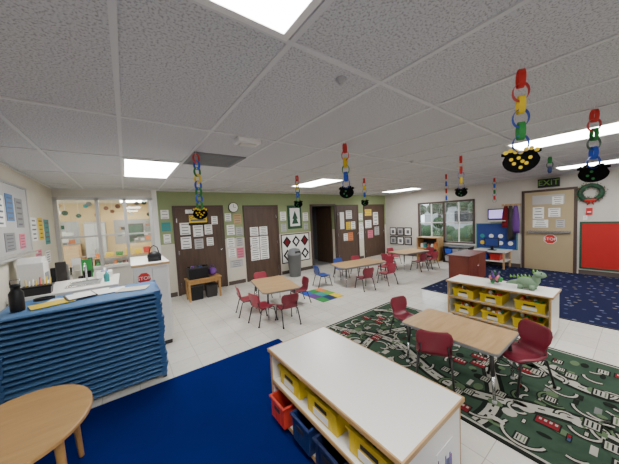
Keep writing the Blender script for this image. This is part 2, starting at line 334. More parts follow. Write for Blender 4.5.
for i in range(3):
    for j in range(2):
        cx=3.88+i*.325; cz=.56+j*.4
        b.prism([(cx-.15,cz),(cx,cz-.18),(cx+.15,cz),(cx,cz+.18)],DA-.017,DA-.013,'black','y')
        b.prism([(cx-.08,cz),(cx,cz-.1),(cx+.08,cz),(cx,cz+.1)],DA-.019,DA-.017,'rug_red' if (i+j)%2 else 'paper','y')
b.done()
b=B('wall_notices')
for u,v,w,h,k in((3.8,1.75,.2,.26,'paper'),(3.8,1.4,.18,.24,'lightgray'),(4.62,1.7,.2,.26,'paper'),(4.62,1.4,.16,.2,'lightgray')): page(b,'A',u,v,w,h,0,k)
b.done()

# ---------------------------------------------------------------- right wall
b=B('window_1'); y0,y1,z0,z1=WY0,WY1,WZ0,WZ1
for a in((y0,y0+.06,z0,z1),(y1-.06,y1,z0,z1),(y0,y1,z0,z0+.06),(y0,y1,z1-.06,z1),((y0+y1)/2-.035,(y0+y1)/2+.035,z0,z1)): b.box(DB-.02,DB+.09,*a,'doorframe')
for c in(y0+.48,y1-.48): b.box(DB+.02,DB+.05,c-.015,c+.015,z0,z1,'white')
b.box(DB+.02,DB+.05,y0,y1,1.26,1.29,'white'); b.box(DB-.06,DB+.0,y0-.02,y1+.02,z0-.03,z0+.01,'white'); b.box(DB+.045,DB+.05,y0,y1,z0,z1,'glass')
for i in range(9): b.box(DB+.0,DB+.018,y0+.07,y1-.07,1.93-.045*i,1.935-.045*i,'white')
b.done()
b=B('picture_frame_grid')
for i in range(3):
    for j in range(2):
        u=5.27+i*.33; v=.42+j*.36; flat(b,'B',u,u+.3,v,v+.32,0,'black',.02); flat(b,'B',u+.035,u+.265,v+.035,v+.285,.02,'paper' if (i+j)%2 else 'lightgray',.003)
        flat(b,'B',u+.09,u+.21,v+.08,v+.22,.023,'ink',.002)
b.done()
b=B('wall_television'); b.box(DB-.07,DB-.01,2.28,2.78,1.35,1.66,'black'); b.box(DB-.074,DB-.07,2.31,2.75,1.38,1.63,'screen'); b.box(DB-.2,DB,2.33,2.73,1.3,1.325,'white'); b.done(bevel=.006)
b=B('blue_bulletin_board'); flat(b,'B',2.12,3.08,.5,1.22,0,'boardblue',.012)
for i in range(9):
    u=2.25+(i%4)*.23; v=.66+(i//4)*.2; b.prism(circ(u,v,.06,n=16),DB-.016,DB-.012,random.choice(['yellow','paper','lime','orange','pink','teal']),'x')
for a in((2.09,2.11,.48,1.24),(3.08,3.1,.48,1.24),(2.09,3.1,1.22,1.24),(2.09,3.1,.48,.5)): flat(b,'B',*a,0,'teal',.018)
b.done()
b=B('door_6'); door_frame(b,'B',.96,2.0,2.1,'doorframe'); flat(b,'B',1.02,1.94,.01,2.04,0,'exitdoor',.025)
b.box(DB-.09,DB-.025,1.06,1.88,.98,1.04,'steel'); flat(b,'B',1.18,1.78,1.72,1.95,.025,'lightgray',.004); b.done(bevel=.003)
b=B('exit_door_notices')
for u,v,w,h,k in((1.66,1.5,.22,.3,'paper'),(1.36,1.5,.22,.22,'paper'),(1.62,1.22,.3,.2,'paper'),(1.25,1.22,.16,.2,'lightgray'),(1.3,1.8,.2,.2,'paper')): page(b,'B',u,v,w,h,.03,k)
b.done()
def stop_sign(name,pl,u,v,r,off):
    b=B(name); P=circ(u,v,r,n=8,a0=math.pi/8)
    if pl=='A': b.prism(P,off,off+.004,'white','y'); b.prism(circ(u,v,r*.9,n=8,a0=math.pi/8),off-.002,off,'red','y'); o=b.done(); text('STOP',(u,off-.004,v),RA,r*.75,'paper',o)
    else: b.prism(P,off,off+.004,'white','x'); b.prism(circ(u,v,r*.9,n=8,a0=math.pi/8),off-.002,off,'red','x'); o=b.done(); text('STOP',(off-.004,u,v),RB,r*.75,'paper',o)
stop_sign('stop_sign','B',1.43,.82,.13,DB-.034)
b=B('exit_sign'); b.box(DB-.12,DB-.03,1.26,1.66,2.14,2.36,'black'); o=b.done(bevel=.005); text('EXIT',(DB-.122,1.46,2.25),RB,.19,'lime',o)
b=B('red_bulletin_board'); flat(b,'B',-1.6,.9,.15,1.24,0,'boardred',.012)
for a in((-1.62,.92,1.22,1.26),(-1.62,.92,.13,.17),(.88,.92,.15,1.24)): flat(b,'B',*a,0,'darkgreen',.018)
b.done()
b=B('holiday_wreath')
cx,cz=.75,1.93
b.tube([(DB-.06,cx+.17*math.cos(a),cz+.17*math.sin(a)) for a in [2*math.pi*i/24 for i in range(24)]],.045,'darkgreen',8,True)
for i in range(260):
    a=random.random()*2*math.pi; rr=.17+random.uniform(-.07,.08); p=Vector((DB-.07-random.random()*.04,cx+rr*math.cos(a),cz+rr*math.sin(a))); d=Vector((random.uniform(-.5,0),random.uniform(-1,1),random.uniform(-1,1)))*.04
    b.tube([p,p+d],.009,random.choice(['green','darkgreen','darkgreen','dark','brick']),5,r2=.001)
for s in(-1,1): b.sph((DB-.1,cx+s*.05,cz-.17),(.02,.05,.03),'red')
b.sph((DB-.11,cx,cz-.17),.02,'red'); b.tube([(DB-.1,cx,cz-.17),(DB-.08,cx-.05,cz-.28)],.012,'red'); b.tube([(DB-.1,cx,cz-.17),(DB-.08,cx+.05,cz-.28)],.012,'red'); b.done()
b=B('fire_alarm_pull'); b.box(DB-.05,DB,.72,.82,1.42,1.58,'red'); b.box(DB-.06,DB-.05,.74,.8,1.47,1.5,'white'); b.done(bevel=.006)
b=B('light_switch'); b.box(DB-.01,DB,.8,.87,1.3,1.4,'white'); b.box(DB-.02,DB-.01,.825,.845,1.34,1.38,'offwhite'); b.done()
b=B('hanging_coats'); b.box(DB-.03,DB,2.03,2.45,1.72,1.78,'birch')
for i,(c,l) in enumerate((('purple',.75),('dark',.95),('rug_red',.6))):
    u=2.12+i*.11; g=[]
    for r in range(7):
        t=r/6; w=.04+.05*math.sin(min(1,t*1.6)*math.pi/2)
        g.append([(DB-.08-.05*math.sin(math.pi*j/6)-.01*math.sin(j*2.1+r),u-w+2*w*j/6,1.72-l*t) for j in range(7)])
    b.sheet(g,.02,c); b.tube([(DB-.03,u,1.75),(DB-.08,u,1.74),(DB-.09,u,1.77)],.008,'steel',6)
b.done()
b=B('play_desk'); b.box(8.1,DB-.03,2.2,3.0,.46,.49,'white')
for xx in(8.12,8.64):
    for yy in(2.23,2.95): b.box(xx,xx+.04,yy,yy+.04,0.011,.46,'birch')
b.box(8.12,8.68,2.23,2.97,.2,.22,'white'); b.done(bevel=.004)
b=B('toy_bin'); b.box(8.2,8.55,2.35,2.6,.225,.4,'red',.02,.02); b.box(8.18,8.57,2.33,2.62,.39,.405,'red'); b.done()
b=B('toy_bin'); b.box(8.2,8.55,2.66,2.9,.225,.4,'blue',.02,.02); b.box(8.18,8.57,2.64,2.92,.39,.405,'blue'); b.done()
b=B('computer_monitor'); b.box(8.3,8.34,2.4,2.75,.6,.85,'black'); b.box(8.296,8.3,2.42,2.73,.62,.83,'boardblue'); b.box(8.32,8.36,2.54,2.61,.5,.62,'black'); b.box(8.26,8.42,2.48,2.67,.491,.505,'black'); b.done(bevel=.004)
b=B('wooden_cubby'); 
b.box(8.2,8.62,4.05,4.08,0,.8,'maple'); b.box(8.2,8.62,4.75,4.78,0,.8,'maple'); b.box(8.6,8.62,4.08,4.75,0,.8,'dark')
for z in(.03,.4,.77): b.box(8.2,8.6,4.08,4.75,z,z+.03,'maple')
for i in range(5): b.box(8.3,8.55,4.12+i*.12,4.21+i*.12,.43,.43+random.uniform(.1,.25),random.choice(mut))
b.done(bevel=.003)
b=B('dark_bin_shelf'); 
for y_ in(3.15,3.9): b.box(8.3,8.64,y_,y_+.025,0,.52,'dark')
for z in(.02,.26,.5): b.box(8.3,8.64,3.175,3.9,z,z+.02,'dark')
for i in range(3):
    for z in(.04,.28): b.box(8.3,8.6,3.19+i*.235,3.40+i*.235,z,z+.17,random.choice(['midgray','blue','graypl','red']),.01,.01)
b.done(bevel=.003)
# exterior
b=B('ground_outside'); b.box(DB+.12,40,-15,30,-.3,-.1,'asphalt'); b.done()
b=B('hedge_outside')
for i in range(60): b.sph((13+random.random()*1.0,-2+i*.25,.2+random.random()*.4),random.uniform(.3,.45),'leaf',7,5)
b.done()
for tx,ty in((15.5,5.2),(16.5,8.0),(17,10.5)):
    b=B('tree_outside'); b.tube([(tx,ty,-.1),(tx+.1,ty,1.2),(tx,ty+.1,2.4)],.16,'rubber',8,r2=.08)
    for i in range(22): b.sph((tx+random.gauss(0,.6),ty+random.gauss(0,.6),2.4+random.gauss(0,.5)),random.uniform(.22,.4),'leaf',7,5)
    b.done()
b=B('building_outside'); b.box(22,26,-6,12,-.1,2.0,'siding'); b.box(21.8,26.2,-6.2,12.2,2.0,2.25,'white')
for i in range(6): b.box(21.95,22,-5+i*2.6,-3.6+i*2.6,.6,1.6,'dark')
b.done()

# ---------------------------------------------------------------- carpets
b=B('blue_rug'); b.prism(rrect(-.9,1.6,-1.8,3.02,.02),.0005,.012,'bluerug'); b.done()
b=B('star_carpet'); b.box(5.1,8.68,-3.4,2.86,.0005,.01,'stars'); b.box(5.08,5.1,-3.4,2.88,.0005,.012,'black'); b.box(5.08,8.68,2.86,2.88,.0005,.012,'black'); b.done()
b=B('colored_square_mat')
for i,(c) in enumerate(['green','darkblue','yellow','purple','teal','lime','blue','green','orange']):
    xx=3.0+(i%3)*.19; yy=3.72+(i//3)*.27; b.box(xx,xx+.19,yy,yy+.27,.0005,.01,c)
b.done()
b=B('play_road_rug'); RX0,RX1,RY0,RY1=2.05,3.92,-2.1,2.85
b.box(RX0,RX1,RY0,RY1,.0005,.010,'rug_black'); z=.0103
def rq(x0,x1,y0,y1,lv,k): 
    zz=z+.0004*lv; b.raw([(x0,y0,zz),(x1,y0,zz),(x1,y1,zz),(x0,y1,zz)],[(0,1,2,3)],k)
rq(RX0+.03,RX1-.03,RY0+.03,RY1-.03,0,'rug_cream'); rq(RX0+.05,RX1-.05,RY0+.05,RY1-.05,1,'rug_green')
rx0,rx1,ry0,ry1=RX0+.05,RX1-.05,RY0+.05,RY1-.05
def road(f,n,w,horiz=False,lv=3):
    pts=[]
    for i in range(n+1):
        t=i/n
        pts.append((f(t),ry0+.02+(ry1-ry0-.04)*t) if not horiz else (rx0+.01+(rx1-rx0-.02)*t,f(t)))
    b.ribbon(pts,w+.07,z+.0004*lv,'rug_black'); b.ribbon(pts,w,z+.0004*(lv+1),'rug_cream')
    for i in range(0,n-1,2): b.ribbon(pts[i:i+2],.016,z+.0004*(lv+3),'rug_black')
for i in range(4):
    yy=ry0+.55+i*1.18; road(lambda t,yy=yy,i=i:yy+.13*math.sin(t*6+i*2),40,.08,True,3)
road(lambda t:2.55+.15*math.sin(t*17),120,.09,False,7); road(lambda t:3.38+.17*math.sin(t*21+1),120,.08,False,11)
for i in range(640):
    xx=random.uniform(rx0+.03,rx1-.2); yy=random.uniform(ry0+.03,ry1-.18); s=random.random()
    if s<.045:
        L=random.uniform(.10,.16); rq(xx-.01,xx+.09,yy-.01,yy+L+.01,17,'rug_black'); rq(xx,xx+.08,yy,yy+L,18,'rug_red')
        for q in range(4): rq(xx+.045,xx+.07,yy+.01+q*L/4.3,yy+.01+q*L/4.3+L/8,19,'rug_cream')
    elif s<.15:
        w=random.uniform(.06,.12); rq(xx-.012,xx+w+.012,yy-.012,yy+w*.8+.012,17,'rug_black'); rq(xx,xx+w,yy,yy+w*.8,18,'rug_cream')
        for q in range(3): rq(xx+w*.1,xx+w*.9,yy+w*(.08+q*.26),yy+w*(.18+q*.26),20,random.choice(['rug_black','rug_lime','rug_black']))
    elif s<.46:
        p=circ(xx+.06,yy+.06,random.uniform(.02,.06),random.uniform(.02,.06),n=10); b.raw([(a,c,z+.0004*15) for a,c in p],[tuple(range(10))],random.choice(['rug_lime','rug_black','rug_lime','rug_cream','rug_green']))
    elif s<.76:
        a0=random.random()*6; rr=random.uniform(.04,.13); pts=[(xx+.1+rr*math.cos(a0+q*.25),yy+.08+rr*math.sin(a0+q*.25)) for q in range(random.randint(6,16))]
        if all(rx0<p[0]<rx1 and ry0<p[1]<ry1 for p in pts): b.ribbon(pts,.04,z+.0004*14.5,'rug_black'); b.ribbon(pts,.018,z+.0004*16,random.choice(['rug_cream','rug_cream','rug_cream','rug_lime']))
    elif s<.94: rq(xx,xx+random.uniform(.03,.13),yy,yy+random.uniform(.02,.08),14,random.choice(['rug_cream','rug_black','rug_lime','rug_gray','rug_lime','rug_green']))
    else: rq(xx,xx+.06,yy,yy+.03,21,'rug_black'); rq(xx+.008,xx+.052,yy+.006,yy+.024,22,random.choice(['rug_red','rug_cream','rug_blue']))
b.done()

# ---------------------------------------------------------------- shelves and bins
def shelf_unit(name,w,d,h):
    b=B(name); t=.02
    b.box(0,d,0,t,.05,h-.02,'laminate'); b.box(0,d,w-t,w,.05,h-.02,'laminate')
    b.box(-.008,0,-.002,t+.002,.05,h-.02,'birch'); b.box(-.008,0,w-t-.002,w+.002,.05,h-.02,'birch')
    b.box(d,d+.008,-.002,t,.05,h-.02,'birch')
    b.box(-.01,d+.01,-.01,w+.01,h-.022,h,'laminate')
    b.box(-.02,-.01,-.02,w+.02,h-.026,h+.001,'birchy'); b.box(d+.01,d+.02,-.02,w+.02,h-.026,h+.001,'birchy'); b.box(-.01,d+.01,-.02,-.01,h-.026,h+.001,'birch'); b.box(-.01,d+.01,w+.01,w+.02,h-.026,h+.001,'birch')
    for z in(.06,.06+(h-.08)*.5): b.box(0,d-.02,t,w-t,z,z+t,'laminate'); b.box(-.008,0,t,w-t,z-.002,z+t+.002,'birchy')
    b.box(d-.02,d,t,w-t,.06,h-.02,'laminate')
    for yy in(.06,w-.06):
        for xx in(.07,d-.07): b.tube([(xx,yy-.015,.037),(xx,yy+.015,.037)],.024,'black',12); b.box(xx-.012,xx+.012,yy-.02,yy+.02,.037,.06,'steel')
    return b
def storage_bin(name,loc,w,d,h,k,label=True,fill=None):
    b=B(name); t=.006
    for a in((0,d,0,t),(0,d,w-t,w),(0,t,t,w-t),(d-t,d,t,w-t)): b.box(*a,.0,h,k)
    b.box(0,d,0,w,0,t,k); b.box(-.012,0,-.012,w+.012,h-.015,h,k); b.box(d,d+.012,-.012,w+.012,h-.015,h,k); b.box(0,d,-.012,0,h-.015,h,k); b.box(0,d,w,w+.012,h-.015,h,k)
    for q in range(4): yy=w*(.15+.7*q/3); b.box(-.004,0,yy-.004,yy+.004,.01,h-.02,k)
    b.box(-.006,-.002,w*.3,w*.7,h*.55,h*.72,'dark') 
    if label: b.box(-.008,-.004,w*.25,w*.75,h*.14,h*.46,'paper')
    if fill:
        for q in range(14): b.sph((random.uniform(.04,d-.04),random.uniform(.04,w-.04),h*random.uniform(.5,.95)),random.uniform(.018,.03),random.choice(fill),6,5)
    b.done(loc=loc,bevel=.003)
FX,FY,FH=.90,.62,.60
b=shelf_unit('white_toy_shelf',1.23,.58,FH)
b.box(.3,.48,-.004,0,.2,.42,'paper')
for i in range(10): b.box(.31+.016*i,.32+.016*i,-.006,-.004,.22+random.random()*.05,.3+random.random()*.1,random.choice(['ink','blue','red','green','ink']))
b.done(loc=(FX,FY,0),bevel=.004)
zt=.06+(FH-.08)*.5+.023; zb=.083
for yy,w in((.06,.30),(.46,.30),(.86,.28)): storage_bin('yellow_storage_bin',(FX+.03,FY+yy,zt),w,.4,.15,'yellow',True,['orange','green','red','brick'])
storage_bin('red_storage_bin',(FX-.05,FY+.97,zb),.2,.38,.17,'tomato',False)
storage_bin('blue_storage_bin',(FX-.03,FY+.68,zb),.2,.38,.19,'darkblue',False)
storage_bin('blue_storage_bin',(FX-.03,FY+.37,zb),.24,.38,.19,'navy',False)
storage_bin('blue_storage_bin',(FX-.03,FY+.06,zb),.24,.38,.19,'navy',False)
b=shelf_unit('white_toy_shelf',1.2,.46,.58); b.done(loc=(4.05,.65,0),bevel=.004)
z2=.06+.5*.5+.023
for yy,zz,w in((.85,z2,.28),(.06,z2,.3),(.5,z2,.26),(.85,zb,.26),(.08,zb,.3),(.48,zb,.26)):
    storage_bin('yellow_storage_bin',(4.08,.65+yy,zz),w,.32,.13,'yellow',True,['orange','green','red','paper'])
b=B('plush_dinosaur'); Z=.583
b.sph((4.25,.92,Z+.085),(.07,.12,.08),'plush'); b.sph((4.25,.83,Z+.14),(.042,.048,.07),'plush'); b.sph((4.24,.79,Z+.21),(.046,.065,.042),'plush')
b.tube([(4.25,1.01,Z+.08),(4.26,1.09,Z+.065),(4.28,1.15,Z+.04)],.04,'plush',10,r2=.01)
for s in(-1,1):
    for yy in(.86,.98): b.tube([(4.25+s*.045,yy,Z+.07),(4.25+s*.06,yy,Z+.004)],.03,'plush',8)
    b.sph((4.235+s*.032,.77,Z+.235),.009,'black',6,5)
for i in range(8): b.tube([(4.25,.81+i*.04,Z+(.15 if i>1 else .22)-.004*max(0,i-3)),(4.25,.82+i*.04,Z+(.20 if i>1 else .275)-.008*max(0,i-3))],.018,'lime',5,r2=.002)
b.done()
b=B('toy_vegetables')
for i in range(20): b.sph((4.2+random.random()*.12,1.2+random.random()*.15,Z+.036+random.random()*.09),random.uniform(.022,.035),random.choice(['darkgreen','green','purple','dark','pink']),8,6)
for i in range(18):
    a=random.random()*6.28; p=Vector((4.26,1.27,Z+.08)); d=Vector((math.cos(a)*.5,math.sin(a)*.5,1))*.11; b.tube([p,p+d*.6,p+d],.013,random.choice(['green','darkgreen','purple']),6,r2=.005)
b.done()
b=B('cherry_wood_cabinet'); b.box(5.93,6.9,2.26,2.68,.05,.64,'redwood'); b.box(5.9,6.93,2.23,2.71,.64,.665,'redwood'); b.box(5.96,6.87,2.29,2.65,.011,.05,'dark')
b.box(5.922,5.93,2.3,2.64,.1,.6,'redwood'); b.box(5.98,6.4,2.252,2.26,.1,.6,'redwood'); b.box(6.43,6.86,2.252,2.26,.1,.6,'redwood')
b.sph((6.36,2.245,.4),.014,'steel',8,6); b.sph((6.47,2.245,.4),.014,'steel',8,6); b.done(bevel=.004)

# ---------------------------------------------------------------- tables & chairs
def school_table(name,pts,h,loc,rz,legs,top='birch',edge='graypl',ch='steel'):
    b=B(name); b.prism(pts,h-.022,h-.004,edge); c=Vector((sum(p[0] for p in pts)/len(pts),sum(p[1] for p in pts)/len(pts)))
    ins=[(c.x+(p[0]-c.x)*.985,c.y+(p[1]-c.y)*.985) for p in pts]; b.prism(ins,h-.005,h,top)
    b.prism([(c.x+(p[0]-c.x)*.82,c.y+(p[1]-c.y)*.82) for p in pts],h-.06,h-.024,'graypl')
    for lx,ly in legs:
        d=Vector((lx-c.x,ly-c.y,0)).normalized()*.03
        b.tube([(lx,ly,h-.03),(lx+d.x*.5,ly+d.y*.5,h*.5)],.016,'dark'); b.tube([(lx+d.x*.5,ly+d.y*.5,h*.5),(lx+d.x,ly+d.y,.02)],.012,ch)
        b.lathe((lx+d.x,ly+d.y,0),[(.001,0),(.017,.0),(.019,.012),(.012,.026),(.001,.026)],'lightgray',12)
    return b.done(loc=loc,rz=rz)
def rl(x,y,i=.07): return [(-x+i,-y+i),(x-i,-y+i),(x-i,y-i),(-x+i,y-i)]
RZ=.020
school_table('activity_table',rrect(-.30,.30,-.45,.45,.04),.46,(2.665,1.14,RZ),0,rl(.3,.45))
school_table('activity_table',rrect(-.34,.34,-.55,.55,.10),.47,(2.17,4.15,0),math.radians(-12),rl(.34,.55,.1))
school_table('activity_table',[(-.7,-.2),(-.62,-.36),(.62,-.36),(.7,-.2),(.62,.30),(.5,.36),(-.5,.36),(-.62,.30)],.48,(4.62,4.28,0),math.radians(-10),rl(.62,.34,.1),'birch')
school_table('activity_table',rrect(-.55,.55,-.34,.34,.08),.48,(7.0,4.35,0),math.radians(-10),rl(.55,.34,.1))
b=B('round_wooden_table'); P=circ(0,0,.345,.41,48)
b.prism(P,.50,.522,'maple'); b.prism([(x*.985,y*.985) for x,y in P],.520,.525,'tabletop'); b.prism([(x*.8,y*.8) for x,y in P],.45,.50,'maple')
for a in(40,140,220,320):
    x,y=.27*math.cos(math.radians(a)),.33*math.sin(math.radians(a)); b.tube([(x,y,.5),(x*1.1,y*1.1,.013)],.024,'maple',12,r2=.016)
b.done(loc=(-.61,2.20,0),bevel=.003)

def chair(x,y,ang,k='burg',leg='dark',sc=.95,z=0):
    b=B('child_chair'); prof=[(.165,.262,.14),(.155,.275,.155),(.10,.283,.165),(.0,.275,.17),(-.09,.275,.165),(-.135,.29,.15),(-.155,.33,.13),(-.165,.37,.135),(-.175,.42,.16),(-.19,.48,.165),(-.20,.52,.15),(-.205,.54,.115)]
    g=[]
    for i,(py,pz,w) in enumerate(prof):
        row=[]
        for j in range(9):
            u=(j-4)/4; back=i>6
            row.append((w*u*.93,py+(.022*u*u if back else 0),pz+(0 if back else .014*u*u)))
        g.append(row)
    b.sheet(g,-.010,k)
    for s in(-1,1):
        b.tube([(s*.15,.185,.008),(s*.135,.13,.262),(s*.13,.05,.268),(s*.13,-.07,.268),(s*.14,-.13,.262),(s*.155,-.205,.008)],.010,leg,8)
        b.tube([(s*.13,-.1,.266),(s*.12,-.15,.31),(s*.115,-.178,.40)],.008,leg,6)
        for yy in(.186,-.206): b.lathe((s*.152,yy,0),[(.001,0),(.014,0),(.014,.02),(.001,.02)],'black',8)
    b.tube([(-.14,.14,.2),(.14,.14,.2)],.007,leg,6)
    b.done(loc=(x,y,z),rz=ang,sc=sc)
D=math.radians
chair(2.40,1.24,D(-62),sc=1.02,z=RZ); chair(2.92,.69,D(62),sc=1.0,z=RZ); chair(2.95,1.88,D(165),sc=.9,z=RZ)
chair(1.68,4.25,D(-100),'pinkred'); chair(2.0,3.42,D(-10),'burg'); chair(2.66,4.05,D(82),'burg',sc=.9); chair(2.3,4.92,D(170),'pinkred'); chair(1.72,3.72,D(-80),'pinkred')
chair(5.55,4.15,D(82),'pinkred'); chair(4.95,3.66,D(-8),'pinkred'); chair(4.25,3.75,D(-15),'burg'); chair(3.76,4.65,D(-100),'chairblue'); chair(4.6,4.86,D(170),'chairblue'); chair(5.2,4.78,D(168),'pinkred')
chair(6.2,4.5,D(-100),'pinkred'); chair(6.7,3.85,D(-8),'burg'); chair(7.2,3.78,D(-12),'pinkred'); chair(7.8,4.2,D(80),'burg'); chair(7.1,4.95,D(170),'pinkred')

# ---------------------------------------------------------------- left side
b=B('stacked_cots'); cx0,cx1,cy0,cy1=-.97,.26,3.10,3.72; N=19; st=.05
for i in range(N):
    z=.05+i*st; o=random.uniform(-.012,.012); q=random.uniform(-.010,.010)
    x0,x1,y0,y1=cx0+o+.01,cx1+o,cy0+q,cy1+q
    b.prism(rrect(x0,x1,y0,y1,.035,3),z,z+.018,'blueplastic')
    b.prism(rrect(x0+.03,x1-.03,y0+.012,y1-.012,.02,2),z+.018,z+.022,'bluefab')
    b.tube([(x0+.07,y0-.002,z+.012),(x1-.06,y0-.002,z+.012)],.011,'bluefab',8)
    b.tube([(x0+.07,y1+.002,z+.012),(x1-.06,y1+.002,z+.012)],.011,'bluefab',8)
    for xx in(x0,x1-.07):
        for yy in(y0-.006,y1-.044): b.box(xx,xx+.07,yy,yy+.05,z-.024,z+.027,'blueplastic',.014,.008)
for xx in(cx0+.03,cx1-.05):
    for yy in(cy0+.02,cy1-.05): b.box(xx,xx+.04,yy,yy+.03,0.0,.05,'dark')
b.done(bevel=.004)
TOP=.05+18*.05+.029
b=B('paper_sheets'); 
for x,y,w,h,k,r in((-.62,3.35,.28,.2,'yellow',.3),(-.55,3.42,.25,.2,'paper',-.2),(-.2,3.5,.3,.22,'paper',.1),(.02,3.4,.28,.2,'cream',-.3),(-.35,3.62,.3,.12,'paper',.05)):
    c,s=math.cos(r),math.sin(r); P=[(x+c*a-s*d,y+s*a+c*d) for a,d in((-w/2,-h/2),(w/2,-h/2),(w/2,h/2),(-w/2,h/2))]; b.prism(P,TOP,TOP+.003+random.random()*.002,k)
b.done()
b=B('clipboard'); b.prism([(-.5,3.3),(-.28,3.36),(-.35,3.62),(-.57,3.56)],TOP+.006,TOP+.014,'dark'); b.prism([(-.49,3.315),(-.295,3.37),(-.36,3.6),(-.55,3.55)],TOP+.014,TOP+.016,'paper'); b.done()
b=B('water_bottle'); b.lathe((-.82,3.3,TOP),[(.001,0),(.045,0),(.047,.02),(.047,.16),(.03,.19),(.03,.21),(.033,.21),(.033,.24),(.001,.24)],'black',20); b.tube([(-.85,3.3,TOP+.24),(-.85,3.3,TOP+.275),(-.79,3.3,TOP+.275),(-.79,3.3,TOP+.24)],.006,'steel',6); b.done()
b=B('coiled_cord'); b.tube([(-.7+.07*math.cos(a*.5)*(1+.1*math.sin(a)),3.55+.05*math.sin(a*.5),TOP+.012+.0006*a) for a in range(36)],.006,'black',6); b.done()
b=B('counter_cabinet'); b.box(XL+.005,-.15,3.86,4.62,.08,.95,'offwhite'); b.box(XL+.005,-.12,3.83,4.66,.95,.985,'laminate'); b.box(XL+.02,-.2,3.9,4.58,0,.08,'dark')
for u in(-.96,-.56): b.box(u,u+.36,3.845,3.86,.12,.9,'white'); b.box(u+.3,u+.31,3.83,3.845,.7,.82,'steel')
b.done(bevel=.004)
b=B('sink_basin'); 
for a in((-.62,-.3,4.0,4.03),(-.62,-.3,4.32,4.35),(-.62,-.59,4.03,4.32),(-.33,-.3,4.03,4.32)): b.box(*a,.986,1.0,'steel')
b.box(-.59,-.33,4.03,4.32,.986,.99,'graypl'); b.tube([(-.46,4.38,.986),(-.46,4.38,1.18),(-.46,4.33,1.22),(-.46,4.24,1.2),(-.46,4.22,1.15)],.011,'steel'); b.done()
b=B('paper_towel_dispenser'); b.box(-.97,-.75,4.0,4.22,.99,1.05,'lightgray'); b.box(-.97,-.77,4.0,4.22,1.05,1.32,'white'); b.prism([(4.0,1.32),(4.22,1.32),(4.18,1.38),(4.04,1.38)],-.97,-.78,'white','x'); b.box(-.77,-.765,4.04,4.18,1.1,1.2,'graypl'); b.done(bevel=.01)
b=B('dark_supply_bin'); b.box(-.92,-.7,3.86,3.98,.987,1.08,'dark',.01,.01); b.box(-.93,-.69,3.85,3.99,1.07,1.085,'black')
for i in range(8): b.tube([(-.9+i*.025,3.92,1.0),(-.9+i*.027,3.9+random.random()*.04,1.13+random.random()*.05)],.006,random.choice(['red','yellow','blue','green','paper']),6)
b.done()
b=B('soap_bottle'); b.lathe((-.24,4.1,.986),[(.001,0),(.028,0),(.03,.09),(.012,.11),(.01,.13),(.001,.13)],'teal',14); b.tube([(-.24,4.1,1.11),(-.24,4.1,1.15),(-.24,4.06,1.15)],.005,'white',6); b.done()
b=B('tissue_box'); b.box(-.36,-.2,4.4,4.58,.986,1.07,'paper'); b.box(-.32,-.24,4.43,4.55,1.07,1.072,'blue'); b.sph((-.28,4.49,1.08),(.02,.04,.04),'white',7,5); b.done()
b=B('white_divider_cabinet'); b.box(.04,.44,3.95,5.0,.06,1.14,'laminate'); b.box(.02,.46,3.93,5.02,1.14,1.165,'laminate'); b.box(.02,.46,3.92,3.93,1.135,1.168,'birch'); b.box(.06,.42,3.97,4.98,0,.06,'dark')
b.box(.06,.235,3.938,3.95,.1,1.1,'white'); b.box(.245,.42,3.938,3.95,.1,1.1,'white'); b.box(.215,.225,3.92,3.938,.6,.72,'steel'); b.box(.255,.265,3.92,3.938,.6,.72,'steel')
b.done(bevel=.004)
stop_sign('stop_sign','A',.15,.98,.085,3.93)
b=B('black_handbag')
b.sph((.3,4.15,1.235),(.09,.06,.07),'black'); b.box(.22,.38,4.1,4.2,1.167,1.23,'black'); b.tube([(.24,4.15,1.28),(.26,4.15,1.36),(.3,4.15,1.39),(.34,4.15,1.36),(.36,4.15,1.28)],.008,'black',6); b.done(bevel=.01)
b=B('long_counter'); b.box(XL+.005,-.4,4.75,6.33,.0,.82,'offwhite'); b.box(XL+.005,-.37,4.73,6.35,.82,.855,'laminate'); b.done(bevel=.004)
b=B('desk_clutter')
for i in range(18):
    x=random.uniform(-.95,-.5); y=4.85+i*.08; b.box(x,x+random.uniform(.05,.12),y,y+.06,.856,.856+random.uniform(.08,.34),random.choice(['black','white','graypl','green','paper','dark','cream','dark','maple']))
b.done(bevel=.004)
b=B('whiteboard'); u0,u1,v0,v1=2.3,4.85,1.40,2.24
flat(b,'L',u0,u1,v0,v1,0,'lightgray',.015)
for a in((u0,u1,v1-.03,v1),(u0,u1,v0,v0+.03),(u0,u0+.03,v0,v1),(u1-.03,u1,v0,v1)): flat(b,'L',*a,.015,'alum',.01)
flat(b,'L',u0,u1,v0-.02,v0+.005,.015,'alum',.05); b.done()
b=B('whiteboard_papers')
for u,v,w,h,k in((3.5,1.95,.3,.4,'paper'),(3.9,1.9,.25,.33,'paper'),(4.2,1.95,.22,.3,'bluefab'),(4.5,1.9,.25,.35,'graypl'),(3.6,1.55,.25,.2,'paper'),(4.1,1.57,.3,.2,'graypl'),(4.5,1.56,.2,.18,'pink')): page(b,'L',u,v,w,h,.016,k,5)
b.done()
b=B('wall_posters')
for u,v,w,h,k in((5.1,1.7,.25,.33,'paper'),(5.45,1.7,.25,.33,'gold'),(5.8,1.65,.3,.4,'teal'),(5.2,1.3,.3,.2,'pink'),(5.7,1.25,.3,.2,'paper')): page(b,'L',u,v,w,h,.0,k,5)
b.done()
b=B('small_wooden_bench'); b.box(.95,1.66,5.66,6.02,.44,.47,'maple')
for xx in(.97,1.60):
    for yy in(5.68,5.96): b.box(xx,xx+.04,yy,yy+.04,0,.44,'maple')
b.box(.97,1.64,5.7,5.72,.36,.44,'maple'); b.done(bevel=.004)
b=B('black_crate')
